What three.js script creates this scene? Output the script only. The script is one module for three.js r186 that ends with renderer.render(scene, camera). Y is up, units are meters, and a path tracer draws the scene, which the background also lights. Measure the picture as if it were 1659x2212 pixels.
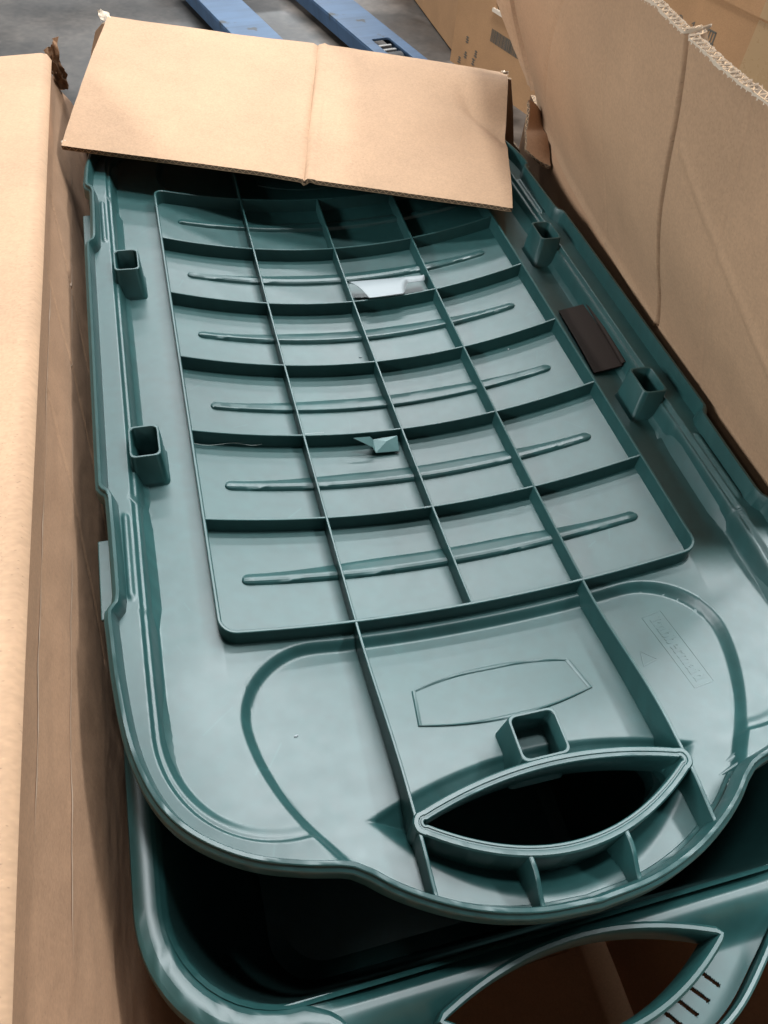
import * as THREE from 'three';
import { mergeGeometries, mergeVertices, toCreasedNormals } from 'three/addons/utils/BufferGeometryUtils.js';
import { RoundedBoxGeometry } from 'three/addons/geometries/RoundedBoxGeometry.js';
import { FontLoader } from 'three/addons/loaders/FontLoader.js';
import { TextGeometry } from 'three/addons/geometries/TextGeometry.js';
import { RectAreaLightUniformsLib } from 'three/addons/lights/RectAreaLightUniformsLib.js';

// ---------------------------------------------------------------- camera, light, exposure
const BASE = 0.8;                                   // the lid's own level (Y = 0) lies 0.8 m above the floor
const scene = new THREE.Scene();
const camera = new THREE.PerspectiveCamera(67.3, 0.75, 0.02, 60);
{
  const r = new THREE.Vector3(0.96314784, 0.08704966, 0.25449676), d = new THREE.Vector3(-0.14673953, -0.62291457, 0.76840416), f = new THREE.Vector3(0.22541906, -0.77743154, -0.58718519);
  const m = new THREE.Matrix4().makeBasis(r, d.clone().negate(), f.clone().negate());
  camera.quaternion.setFromRotationMatrix(m);
  camera.position.set(-0.19905, 0.49898 + BASE, 0.80968);
}
const renderer = new THREE.WebGLRenderer({ antialias: true });
renderer.toneMapping = THREE.LinearToneMapping;
renderer.toneMappingExposure = 1.06;
renderer.shadowMap.enabled = true;
RectAreaLightUniformsLib.init();
scene.background = new THREE.Color().setRGB(0.15, 0.153, 0.157);   // the dim hall all around

const LAMPS = [  // x, y, z, width, depth, intensity, tilt
  [0.30, 6.2, -0.45, 0.5, 0.5, 250, 0],
  [1.2, 6.0, -2.4, 4.5, 0.35, 64, 0],
  [1.5, 6.0, -5.4, 4.5, 0.35, 70, 0],
  [1.8, 6.0, -9.0, 4.5, 0.35, 80, 0],
  [1.8, 6.0, -14.0, 4.5, 0.35, 110, 0],
  [-6.0, 3.6, 1.3, 1.0, 4.5, 25, 0.95],
  [3.7, 5.8, -0.5, 0.6, 2.2, 82, 0],
];

// ---------------------------------------------------------------- helpers
let seed = 12345;
const rnd = () => { seed = (seed * 1664525 + 1013904223) >>> 0; return seed / 4294967296; };
const ss = (a, b, x) => { const t = Math.min(1, Math.max(0, (x - a) / (b - a))); return t * t * (3 - 2 * t); };
const cl = (x, a, b) => Math.min(b, Math.max(a, x));
const mix = (a, b, t) => a + (b - a) * t;
function interp(x, xs, ys) { if (x <= xs[0]) return ys[0]; for (let i = 1; i < xs.length; i++) if (x <= xs[i]) return ys[i - 1] + (ys[i] - ys[i - 1]) * (x - xs[i - 1]) / (xs[i] - xs[i - 1]); return ys[ys.length - 1]; }
function hash(x, y, s) { let h = (x * 374761393 + y * 668265263 + s * 974711) | 0; h = Math.imul(h ^ (h >>> 13), 1274126177); return ((h ^ (h >>> 16)) >>> 0) / 4294967296; }
function vnoise(x, y, px, py, s) {                       // tileable value noise
  const xi = Math.floor(x), yi = Math.floor(y), fx = x - xi, fy = y - yi, u = fx * fx * (3 - 2 * fx), v = fy * fy * (3 - 2 * fy);
  const w = (a, p) => ((a % p) + p) % p;
  const a = hash(w(xi, px), w(yi, py), s), b = hash(w(xi + 1, px), w(yi, py), s), c = hash(w(xi, px), w(yi + 1, py), s), d = hash(w(xi + 1, px), w(yi + 1, py), s);
  return mix(mix(a, b, u), mix(c, d, u), v);
}
function fbm(u, v, fx, fy, oct, s) { let t = 0, a = 0.5, n = 0; for (let i = 0; i < oct; i++) { t += a * vnoise(u * fx, v * fy, fx, fy, s + i); n += a; a *= 0.5; fx *= 2; fy *= 2; } return t / n; }
function dataTex(n, fn, srgb, size) {
  const d = new Uint8Array(n * n * 4);
  for (let j = 0; j < n; j++) for (let i = 0; i < n; i++) { const c = fn((i + 0.5) / n, (j + 0.5) / n); for (let k = 0; k < 3; k++) d[(j * n + i) * 4 + k] = cl(Math.round(c[k] * 255), 0, 255); d[(j * n + i) * 4 + 3] = 255; }
  const t = new THREE.DataTexture(d, n, n); t.wrapS = t.wrapT = THREE.RepeatWrapping; t.magFilter = THREE.LinearFilter; t.minFilter = THREE.LinearMipmapLinearFilter; t.generateMipmaps = true;
  if (srgb) t.colorSpace = THREE.SRGBColorSpace; t.repeat.set(1 / size, 1 / size); t.needsUpdate = true; return t;
}
const used = {};
function numbered(n) { if (!(n in used)) { used[n] = 0; return n; } used[n]++; return n + '_' + String(used[n]).padStart(3, '0'); }
function tag(o, label, category, group) { o.userData.label = label; o.userData.category = category; if (group) o.userData.group = group; return o; }
function thing(name, label, category, origin, group) { const o = new THREE.Group(); o.name = numbered(name); o.position.set(...origin); o.userData.origin0 = undefined; delete o.userData.origin0; scene.add(o); tag(o, label, category, group); return o; }
// geometry is written in world metres; part() moves it into its thing's own axes
function part(name, geo, mat, parent, label) {
  const m = new THREE.Mesh(geo, mat); m.name = name; m.castShadow = m.receiveShadow = true;
  if (parent) { const p = new THREE.Vector3(); let q = parent; while (q && q !== scene) { p.add(q.position); q = q.parent; } geo.translate(-p.x, -p.y, -p.z); parent.add(m); } else { m.name = numbered(name); scene.add(m); }
  if (label) m.userData.label = label;
  return m;
}
function planarUV(g) { const p = g.attributes.position, uv = new Float32Array(p.count * 2); for (let i = 0; i < p.count; i++) { uv[2 * i] = p.getX(i) + 0.37 * p.getY(i); uv[2 * i + 1] = p.getZ(i) + 0.61 * p.getY(i); } g.setAttribute('uv', new THREE.BufferAttribute(uv, 2)); return g; }
function fromGrid(P, closeU, closeV) {                 // P[i][j] = [x,y,z]
  const n = P.length, m = P[0].length, pos = [], idx = [];
  for (const r of P) for (const q of r) pos.push(q[0], q[1], q[2]);
  const iu = closeU ? n : n - 1, jv = closeV ? m : m - 1;
  for (let i = 0; i < iu; i++) for (let j = 0; j < jv; j++) { const a = i * m + j, b = ((i + 1) % n) * m + j, c = ((i + 1) % n) * m + (j + 1) % m, d = i * m + (j + 1) % m; idx.push(a, b, c, a, c, d); }
  const g = new THREE.BufferGeometry(); g.setAttribute('position', new THREE.Float32BufferAttribute(pos, 3)); g.setIndex(idx); g.computeVertexNormals(); return planarUV(g);
}
function creased(g, a = 0.6) { const h = toCreasedNormals(g, a); return planarUV(h); }
function capPoly(P, flip) { const c = [0, 0, 0]; for (const q of P) for (let k = 0; k < 3; k++) c[k] += q[k] / P.length; const pos = []; for (let i = 0; i < P.length; i++) { const a = P[i], b = P[(i + 1) % P.length]; flip ? pos.push(...c, ...b, ...a) : pos.push(...c, ...a, ...b); } const g = new THREE.BufferGeometry(); g.setAttribute('position', new THREE.Float32BufferAttribute(pos, 3)); g.computeVertexNormals(); return planarUV(g); }
// sweep a profile [[outward, up], ...] along a flat path of [x, y, z]; outward = right-hand side of the travel direction
function sweep(path, prof, closedPath, closedProf, crease = 0.6) {
  const n = path.length, P = [];
  for (let i = 0; i < n; i++) {
    const a = path[closedPath ? (i + n - 1) % n : Math.max(0, i - 1)], b = path[closedPath ? (i + 1) % n : Math.min(n - 1, i + 1)];
    let tx = b[0] - a[0], tz = b[2] - a[2]; const l = Math.hypot(tx, tz) || 1; tx /= l; tz /= l;
    const ox = -tz, oz = tx, pr = typeof prof === 'function' ? prof(path[i], i) : prof;
    P.push(pr.map(([o, h]) => [path[i][0] + ox * o, path[i][1] + h, path[i][2] + oz * o]));
  }
  const gs = [fromGrid(P, closedPath, closedProf).toNonIndexed()];
  if (!closedPath && closedProf) { gs.push(capPoly(P[0], true), capPoly(P[n - 1], false)); }
  const g = gs.length > 1 ? mergeGeometries(gs) : gs[0];
  return creased(g, crease);
}
// a wall standing on a path: top and bottom heights from functions
function wall(path, th, topF, botF, closed, base = 1.0) {
  return sweep(path.map(([x, z]) => [x, BASE, z]), (p) => { const t = topF(p[0], p[2]), b = botF(p[0], p[2]), w = th / 2; return [[-w * base, b], [-w, t - 0.0005], [-w * 0.55, t], [w * 0.55, t], [w, t - 0.0005], [w * base, b]]; }, closed, true, 0.5);
}
function line(a, b, n) { const r = []; for (let i = 0; i <= n; i++) r.push([mix(a[0], b[0], i / n), mix(a[1], b[1], i / n)]); return r; }
// a bent board of even thickness: fn(u, v) -> [x, Y, z]; returns its faces and its cut edges
function board(fn, nu, nv, th, W, H) {
  const T = [], e = 1e-3;
  const N = (u, v) => { const a = fn(Math.min(1, u + e), v), b = fn(Math.max(0, u - e), v), c = fn(u, Math.min(1, v + e)), d = fn(u, Math.max(0, v - e)); const n = new THREE.Vector3(a[0] - b[0], a[1] - b[1], a[2] - b[2]).cross(new THREE.Vector3(c[0] - d[0], c[1] - d[1], c[2] - d[2])).normalize(); return n; };
  const A = [], B = [];
  for (let i = 0; i <= nu; i++) { A.push([]); B.push([]); for (let j = 0; j <= nv; j++) { const p = fn(i / nu, j / nv), n = N(i / nu, j / nv); A[i].push([p[0], p[1] + BASE, p[2]]); B[i].push([p[0] - n.x * th, p[1] - n.y * th + BASE, p[2] - n.z * th]); } }
  const uvs = (g) => { const uv = g.attributes.uv; for (let i = 0; i <= nu; i++) for (let j = 0; j <= nv; j++) uv.setXY(i * (nv + 1) + j, i / nu * W, j / nv * H); return g; };
  const ga = uvs(fromGrid(A)), gb = uvs(fromGrid(B)); { const ix = gb.index.array; for (let i = 0; i < ix.length; i += 3) { const t = ix[i]; ix[i] = ix[i + 1]; ix[i + 1] = t; } gb.computeVertexNormals(); }
  const ring = []; for (let i = 0; i < nu; i++) ring.push([i, 0]); for (let j = 0; j < nv; j++) ring.push([nu, j]); for (let i = nu; i > 0; i--) ring.push([i, nv]); for (let j = nv; j > 0; j--) ring.push([0, j]);
  let L = 0; const pos = [], uv = [], idx = [], pr = ring.concat([ring[0]]);
  pr.forEach(([i, j], k) => { const a = A[i][j], b = B[i][j]; if (k) { const q = pr[k - 1], c = A[q[0]][q[1]]; L += Math.hypot(a[0] - c[0], a[1] - c[1], a[2] - c[2]); } pos.push(...a, ...b); uv.push(L, 0, L, th); if (k) { const s = 2 * k; idx.push(s - 2, s - 1, s, s, s - 1, s + 1); } });
  const ge = new THREE.BufferGeometry(); ge.setAttribute('position', new THREE.Float32BufferAttribute(pos, 3)); ge.setAttribute('uv', new THREE.Float32BufferAttribute(uv, 2)); ge.setIndex(idx); ge.computeVertexNormals();
  return { face: mergeGeometries([ga, gb]), edge: ge };
}
function addBoard(name, b, mat, edgeMat, parent, label) { const m = part(name, b.face, mat, parent, label); part('cut_edge', b.edge, edgeMat, m); return m; }
function boxAt(w, h, d, x, y, z, r = 0.002) { const g = new RoundedBoxGeometry(w, h, d, 2, Math.min(r, w / 3, h / 3, d / 3)); g.translate(x, y, z); return planarUV(g); }
// photo pixel (1659 x 2212) -> ray
const CAM = camera.position.clone();
function ray(px, py) { return new THREE.Vector3((px - 829.5) / 1661, -(py - 1106) / 1661, -1).applyQuaternion(camera.quaternion).normalize(); }
function onY(px, py, Y) { const d = ray(px, py), t = (Y + BASE - CAM.y) / d.y; return [CAM.x + d.x * t, Y, CAM.z + d.z * t]; }

// ---------------------------------------------------------------- materials
const PL = 512;
const plasticRough = dataTex(PL, (u, v) => { const a = fbm(u, v, 5, 5, 4, 3), b = fbm(u, v, 40, 40, 3, 9), s = Math.pow(fbm(u, v, 3, 60, 3, 21), 3); const r = 0.80 + 0.06 * (a - 0.5) + 0.10 * (b - 0.5) + 0.04 * (s - 0.1); return [r, r, r]; }, false, 0.34);
const plasticBump = dataTex(PL, (u, v) => { const a = fbm(u, v, 7, 7, 2, 31), b = fbm(u, v, 200, 200, 1, 5); const h = 0.5 * a + 0.05 * b; return [h, h, h]; }, false, 0.41);
const SCR = []; for (let i = 0; i < 46; i++) { const a = rnd() * 6.28, l = 0.01 + 0.05 * rnd() * rnd(); SCR.push([rnd(), rnd(), Math.cos(a) * l, Math.sin(a) * l, 0.3 + 0.7 * rnd()]); }
const plasticTint = dataTex(1024, (u, v) => { const a = fbm(u, v, 6, 6, 4, 77), b = fbm(u, v, 90, 90, 2, 78); let k = 0.84 + 0.18 * (a - 0.5) + 0.10 * (b - 0.5), s = 0; for (const [x, y, dx, dy, w] of SCR) { const px = u - x, py = v - y; if (Math.abs(px) > 0.07 || Math.abs(py) > 0.07) continue; const t = cl((px * dx + py * dy) / (dx * dx + dy * dy), 0, 1), d = Math.hypot(px - dx * t, py - dy * t); s = Math.max(s, w * (1 - ss(0.0004, 0.0013, d))); } const sp = hash(Math.floor(u * 1024), Math.floor(v * 1024), 91); if (sp > 0.9993) s = Math.max(s, 0.8); k += 0.14 * s; return [k + 0.05 * s, k, k]; }, true, 0.62);
const plastic = new THREE.MeshPhysicalMaterial({ color: new THREE.Color().setRGB(0.0170, 0.075, 0.073), roughness: 0.52, roughnessMap: plasticRough, bumpMap: plasticBump, bumpScale: 0.00022, map: plasticTint, specularIntensity: 1, ior: 1.6 });
const plasticTote = plastic.clone(); plasticTote.roughnessMap = null; plasticTote.bumpMap = null; plasticTote.roughness = 0.42; 
const scrapPale = new THREE.MeshPhysicalMaterial({ color: new THREE.Color().setRGB(0.22, 0.25, 0.26), roughness: 0.5, side: THREE.DoubleSide });
const brownPlastic = new THREE.MeshPhysicalMaterial({ color: new THREE.Color().setRGB(0.020, 0.013, 0.010), roughness: 0.75, specularIntensity: 0.5 });
const hair = new THREE.MeshStandardMaterial({ color: 0xb8c4c0, roughness: 0.5 });

const kraftMap = dataTex(512, (u, v) => {
  const a = fbm(u, v, 4, 4, 4, 1), fib = fbm(u, v, 12, 150, 3, 2), fl = fbm(u, v, 150, 150, 2, 4), spk = hash(Math.floor(u * 512), Math.floor(v * 512), 8);
  let k = 1 + 0.10 * (a - 0.5) + 0.018 * (fib - 0.5) + 0.11 * (fl - 0.5); if (spk > 0.9965) k *= 0.78; if (spk < 0.002) k *= 1.1;
  return [0.645 * k, 0.520 * k, 0.408 * k];
}, true, 0.25);
const kraftBump = dataTex(512, (u, v) => { const fl = 0.5 + 0.5 * Math.sin(u * Math.PI * 2 * 34), a = fbm(u, v, 8, 8, 3, 14), f = fbm(u, v, 160, 160, 2, 6); const h = 0.035 * fl + 0.8 * a + 0.1 * f; return [h, h, h]; }, false, 0.25);
const kraft = new THREE.MeshStandardMaterial({ color: 0xffffff, map: kraftMap, bumpMap: kraftBump, bumpScale: 0.0008, roughness: 0.85 });
const kraftOld = new THREE.MeshStandardMaterial({ color: new THREE.Color().setRGB(1.0, 0.93, 0.90), map: kraftMap, bumpMap: kraftBump, bumpScale: 0.0007, roughness: 0.9 });
const edgeMap = dataTex(256, (u, v) => { const w = Math.abs(((u * 4) % 1) * 2 - 1), y = v * 1, line = Math.abs(y - (0.12 + 0.76 * w)) < 0.12 || y < 0.1 || y > 0.9; const k = line ? 0.62 : 0.36; return [k, k * 0.82, k * 0.64]; }, true, 1);
edgeMap.repeat.set(1 / 0.032, 1 / 0.006);
const cutEdge = new THREE.MeshStandardMaterial({ map: edgeMap, roughness: 0.95 });
const paperTorn = new THREE.MeshStandardMaterial({ color: new THREE.Color().setRGB(0.60, 0.49, 0.38), roughness: 0.95, side: THREE.DoubleSide });
const wornLine = new THREE.MeshStandardMaterial({ color: new THREE.Color().setRGB(0.50, 0.36, 0.26), roughness: 0.95 });
const ink = new THREE.MeshStandardMaterial({ color: new THREE.Color().setRGB(0.10, 0.085, 0.065), roughness: 0.8 });
const tapeMat = new THREE.MeshPhysicalMaterial({ color: new THREE.Color().setRGB(0.36, 0.23, 0.12), roughness: 0.35, roughnessMap: plasticRough });
const goldKraft = kraft.clone(); goldKraft.color = new THREE.Color().setRGB(0.95, 0.82, 0.64);
const concreteMap = dataTex(1024, (u, v) => { const a = fbm(u, v, 5, 5, 6, 41), b = fbm(u, v, 22, 22, 5, 43), c = fbm(u, v, 200, 200, 2, 47), st = ss(0.56, 0.74, fbm(u, v, 9, 9, 5, 51)); let k = 0.175 + 0.20 * (a - 0.5) + 0.18 * (b - 0.5) + 0.07 * (c - 0.5); k += 0.16 * st; return [k * 1.04, k * 0.945, k * 0.865]; }, true, 3.2);
const concreteRough = dataTex(512, (u, v) => { const a = fbm(u, v, 6, 6, 5, 61); const r = 0.55 + 0.7 * (a - 0.5); return [r, r, r]; }, false, 2.3);
const concrete = new THREE.MeshStandardMaterial({ map: concreteMap, roughness: 1.0, roughnessMap: concreteRough });
const blueMap = dataTex(256, (u, v) => { const a = fbm(u, v, 5, 5, 5, 71), b = fbm(u, v, 4, 60, 3, 73); let k = 1 + 0.22 * (a - 0.5) + 0.20 * (b - 0.5); const ch = 0.7 * ss(0.72, 0.80, fbm(u, v, 14, 14, 5, 79)); return [mix(0.215 * k, 0.16, ch), mix(0.300 * k, 0.14, ch), mix(0.395 * k, 0.12, ch)]; }, true, 0.7);
const bluePaint = new THREE.MeshPhysicalMaterial({ map: blueMap, roughness: 0.6 });
const rubber = new THREE.MeshStandardMaterial({ color: new THREE.Color().setRGB(0.03, 0.028, 0.027), roughness: 0.6 });
const steel = new THREE.MeshStandardMaterial({ color: new THREE.Color().setRGB(0.30, 0.29, 0.28), roughness: 0.45, metalness: 0.8 });
const lampShell = new THREE.MeshStandardMaterial({ color: 0xb0b4b6, roughness: 0.5, metalness: 0.3 });

// ---------------------------------------------------------------- the hall: floor and lamps
{
  const g = new THREE.PlaneGeometry(60, 60); g.rotateX(-Math.PI / 2); const uv = g.attributes.uv; for (let i = 0; i < uv.count; i++) uv.setXY(i, uv.getX(i) * 60, uv.getY(i) * 60);
  const f = part('floor', g, concrete, null); f.userData.kind = 'structure';
}
LAMPS.forEach(([x, y, z, w, d, I, tilt], i) => {
  const col = new THREE.Color().setRGB(0.95, 1.0, 1.03);
  const t = thing('ceiling_lamp', ['square high bay lamp hanging above the open carton', 'long ceiling lamp hanging over the pallet truck', 'long ceiling lamp just beyond the pallet truck', 'long ceiling lamp in the second row beyond the pallet truck', 'long ceiling lamp farthest beyond the pallet truck', 'wide tilted lamp hanging low beside the folded left flap', 'short ceiling lamp hanging above the shipping cartons'][i], 'lamp', [x, y, z]);
  part('housing', boxAt(w + 0.06, 0.07, d + 0.06, x, y + 0.05, z, 0.01), lampShell, t);
  const gm = new THREE.MeshStandardMaterial({ color: 0xffffff, emissive: col, emissiveIntensity: 4 });
  part('diffuser', new THREE.BoxGeometry(w, 0.012, d).translate(x, y + 0.009, z), gm, t);
  const L = new THREE.RectAreaLight(col, I, w, d); L.position.set(0, -0.004, 0); L.rotation.x = -Math.PI / 2; t.add(L); t.rotation.z = tilt;
});

// ---------------------------------------------------------------- the lid, upside down
const ZC = 0.2078, T = [-0.1025, 0.0, 0.1021, 0.2053, 0.3073, 0.4097, 0.5177], BX = 0.0976;
const zn_ = (z) => ZC + Math.abs(z - ZC);
const lipY = (z) => { const q = zn_(z); return 0.020 * (1 - ss(0.50, 0.70, q)) - 0.001 * ss(0.6, 0.75, q); };
const sag = (q) => 0.034 * (1 - ((q - ZC) / 0.6) ** 2) * (1 - 0.92 * ss(0.50, 0.69, q));
function bowl(x, z) { const q = zn_(z), a = Math.abs(x), b1 = Math.max(0, 1 - (a / 0.2) ** 2), b2 = a < 0.25 ? (1 - (a / 0.25) ** 2) ** 2 : 0, t = ss(0.515, 0.56, q); return sag(q) * mix(b1, b2, t); }
// outline of one quarter (x, z), from the long side round to the handle end
const OUTQ = (() => {
  const c = new THREE.CatmullRomCurve3([[0.2755, 0.515], [0.2735, 0.553], [0.268, 0.597], [0.257, 0.629], [0.2445, 0.648], [0.227, 0.664], [0.202, 0.679], [0.174, 0.689], [0.150, 0.695]].map(([x, z]) => new THREE.Vector3(x, 0, z)), false, 'centripetal').getPoints(40).map((p) => [p.x, p.z]);
  const l = new THREE.CatmullRomCurve3([[0.134, 0.7035], [0.122, 0.7135], [0.1035, 0.7255], [0.075, 0.7390], [0.04, 0.7485], [0, 0.752]].map(([x, z]) => new THREE.Vector3(x, 0, z)), false, 'centripetal').getPoints(30).map((p) => [p.x, p.z]);
  return [[0.278, ZC], [0.278, 0.25], [0.278, 0.30], [0.278, 0.34], [0.278, 0.372], [0.2778, 0.379], [0.2755, 0.3835], [0.2725, 0.3865], [0.2712, 0.391], [0.2705, 0.42], [0.2700, 0.45], [0.2697, 0.482], [0.2707, 0.489], [0.2735, 0.4925], [0.2757, 0.496], [0.2762, 0.503], ...c, [0.143, 0.6975], ...l];
})();
const OUTLINE = (() => { const m = ([x, z]) => [x, 2 * ZC - z]; const a = OUTQ, right = a, left = a.slice(0, -1).reverse().map(([x, z]) => [-x, z]); const far1 = a.slice(1).map(([x, z]) => [-x, 2 * ZC - z]), far2 = a.slice(1, -1).reverse().map(m); return [...right, ...left, ...far1, ...far2]; })();
const OZ = OUTQ.map((p) => p[1]), OX = OUTQ.map((p) => p[0]);
const halfW = (z) => interp(zn_(z), OZ, OX);
const OVAL = (() => {
  const r = new THREE.CatmullRomCurve3([[0.0, 0.5285], [0.06, 0.5285], [0.11, 0.528], [0.145, 0.5285], [0.167, 0.5385], [0.184, 0.556], [0.1915, 0.577], [0.189, 0.602], [0.179, 0.632], [0.164, 0.660], [0.143, 0.690], [0.128, 0.72], [0.10, 0.76], [0, 0.80]].map(([x, z]) => new THREE.Vector3(x, 0, z)), false, 'centripetal').getPoints(60).map((p) => [p.x, p.z]);
  return [...r, ...r.slice(1, -1).reverse().map(([x, z]) => [-x, z])];
})();
function sdPoly(P, x, z) { let d = 1e9, inside = false; for (let i = 0, j = P.length - 1; i < P.length; j = i++) { const ex = P[j][0] - P[i][0], ez = P[j][1] - P[i][1], wx = x - P[i][0], wz = z - P[i][1], t = cl((wx * ex + wz * ez) / (ex * ex + ez * ez), 0, 1), dx = wx - ex * t, dz = wz - ez * t; d = Math.min(d, dx * dx + dz * dz); if ((P[i][1] > z) !== (P[j][1] > z) && x < (P[j][0] - P[i][0]) * (z - P[i][1]) / (P[j][1] - P[i][1]) + P[i][0]) inside = !inside; } return (inside ? -1 : 1) * Math.sqrt(d); }
const sdRR = (x, z, hw, hl, r) => { const qx = Math.abs(x) - hw + r, qz = Math.abs(z) - hl + r; return Math.hypot(Math.max(qx, 0), Math.max(qz, 0)) + Math.min(Math.max(qx, qz), 0) - r; };
const ringFarI = (x) => 0.666 + 0.015 * (x / 0.0935) ** 2, ringNearI = (x) => 0.7135 - 0.0325 * (x / 0.0935) ** 2;
function floorY(x, z) {
  const q = zn_(z), P = -0.018 - bowl(x, z), Cn = lipY(z) - 0.0145;
  const d = sdRR(x, q - ZC, 0.2465, 0.454, 0.078);
  let H = P + (Cn - 0.004 - P) * ss(-0.0025, 0.0035, d) + 0.004 * ss(0.0055, 0.0078, d);
  if (q > 0.49) {
    const o = q < 0.51 ? 0.02 : sdPoly(OVAL, x, q);
    const O = -0.026 - bowl(x, z);
    H = mix(O, H, ss(-0.0035, 0.0045, o));
    const f0 = 0.640 + 0.025 * (x / 0.127) ** 2, n0 = 0.7425 - 0.0775 * (x / 0.127) ** 2;
    if (q > f0 && q < n0) { const tf = (q - f0) / 0.021, tn = (n0 - q) / 0.028; const a = Math.min(1, tf), b = Math.min(1, tn); H -= 0.014 * Math.min(1.08 * a * ss(0, 0.25, a), b * b * (3 - 2 * b)); }
  }
  // pressed grooves in the outer channel
  const gx = Math.abs(x) - 0.2595, gz = Math.abs(q - 0.4405) - 0.037; const gd = Math.hypot(Math.max(gz, 0), gx) - 0.0030; if (Math.abs(gx) < 0.01) H += 0.0022 * (1 - ss(-0.0022, 0.0006, gd));
  return H;
}
const ribTop = (x, z) => -0.0025 - bowl(x, z);
function ringPath() {
  const path = [], fa = (x) => 0.666 + 0.0148 * (x / 0.0935) ** 2, na = (x) => 0.7135 - 0.0322 * (x / 0.0935) ** 2;
  for (let i = 0; i <= 40; i++) { const x = mix(-0.0915, 0.0915, i / 40); path.push([x, fa(x)]); }
  for (let i = 0; i <= 8; i++) { const a = mix(-72, 55, i / 8) * Math.PI / 180; path.push([0.0920 + 0.0016 * Math.cos(a), 0.6812 + 0.0016 * Math.sin(a)]); }
  for (let i = 0; i <= 40; i++) { const x = mix(0.0915, -0.0915, i / 40); path.push([x, na(x)]); }
  for (let i = 0; i <= 8; i++) { const a = mix(125, 252, i / 8) * Math.PI / 180; path.push([-0.0920 + 0.0016 * Math.cos(a), 0.6812 + 0.0016 * Math.sin(a)]); }
  return path;
}
function makeLid(full) {
  const origin = [0, BASE - 0.056, ZC];
  const t = thing('tote_lid', '', 'lid', origin, 'stacked tote lids');
  // moulded panel
  {
    const zs = []; let z = 2 * ZC - 0.7478; while (z < 0.7478) { zs.push(z); z += z < -0.13 ? 0.006 : (z > 0.505 ? 0.00125 : (full ? 0.0025 : 0.005)); } zs.push(0.7478);
    const us = []; { const a = full ? 90 : 30, b = full ? 170 : 60; for (let i = 0; i < a; i++) us.push(-1 + 0.3 * i / a); for (let i = 0; i < b; i++) us.push(-0.7 + 1.4 * i / b); for (let i = 0; i <= a; i++) us.push(0.7 + 0.3 * i / a); }
    const pos = [], idx = [], n = us.length;
    zs.forEach((z) => { const w = Math.max(0.0005, halfW(z) - 0.0042); us.forEach((u) => { const x = u * w; pos.push(x, floorY(x, z) + BASE, z); }); });
    const hole = (x, z) => { const q = zn_(z); const m = full ? 0.0069 : 0.0185; return Math.abs(x) < 0.093 + m && q > ringFarI(x) - m && q < ringNearI(x) + m; };
    for (let i = 0; i < zs.length - 1; i++) for (let j = 0; j < n - 1; j++) { const a = i * n + j, b = a + n, c = b + 1, d = a + 1; const cx = (pos[3 * a] + pos[3 * c]) / 2, cz = (pos[3 * a + 2] + pos[3 * c + 2]) / 2; if (hole(cx, cz)) continue; idx.push(a, b, c, a, c, d); }
    const g = new THREE.BufferGeometry(); g.setAttribute('position', new THREE.Float32BufferAttribute(pos, 3)); g.setIndex(idx); g.computeVertexNormals(); planarUV(g);
    // underside, 2.5 mm lower
    const P2 = []; const z2 = zs.filter((_, i) => i % 6 === 0).concat([0.7478]);
    for (const zz of z2) { const w = Math.max(0.0005, halfW(zz) - 0.0042), r = []; for (let i = 60; i >= 0; i--) { const x = (-1 + i / 30) * w; r.push([x, floorY(x, zz) + BASE - 0.0028, zz]); } P2.push(r); }
    const gu = fromGrid(P2); { const ix = gu.index.array, p = gu.attributes.position, keep = []; for (let i = 0; i < ix.length; i += 3) { const cx = (p.getX(ix[i]) + p.getX(ix[i + 1]) + p.getX(ix[i + 2])) / 3, cz = (p.getZ(ix[i]) + p.getZ(ix[i + 1]) + p.getZ(ix[i + 2])) / 3; if (!hole(cx, cz) && !(Math.abs(cx) < 0.115 && zn_(cz) > 0.646 && zn_(cz) < 0.735)) keep.push(ix[i], ix[i + 1], ix[i + 2]); } gu.setIndex(keep); }
    part('panel', mergeGeometries([g, gu]), plastic, t);
  }
  // outer lip all round
  part('rim', sweep(OUTLINE.map(([x, z]) => [x, BASE + lipY(z), z]).reverse(), [[-0.0072, -0.0150], [-0.0046, -0.0012], [-0.0040, 0], [-0.0018, 0], [-0.0012, -0.0006], [-0.0010, -0.0034], [0.0012, -0.0042], [0.0018, -0.0052], [0.0022, -0.0165], [0.0004, -0.0165], [-0.0006, -0.0066], [-0.0026, -0.0056], [-0.0052, -0.0185]], true, true, 0.7), plastic, t);
  // latch tabs below the four notches of the lip
  for (const sx of [-1, 1]) for (const fz of [1, -1]) { const zc = ZC + fz * (0.447 - ZC); part('latch_tab', boxAt(0.016, 0.003, 0.074, sx * 0.2762, BASE - 0.0130, zc, 0.001), plastic, t); }
  // grid of ribs
  const bot = (x, z) => floorY(x, z) - 0.0012;
  const rr = 0.012, hx = 0.2, z0 = T[0], z1 = T[6], loop = [];
  const arc = (cx, cz, a0) => { for (let i = 0; i <= 6; i++) { const a = a0 + i / 6 * Math.PI / 2; loop.push([cx + rr * Math.cos(a), cz + rr * Math.sin(a)]); } };
  const addLine = (a, b, n) => { for (let i = 1; i < n; i++) loop.push([mix(a[0], b[0], i / n), mix(a[1], b[1], i / n)]); };
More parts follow.
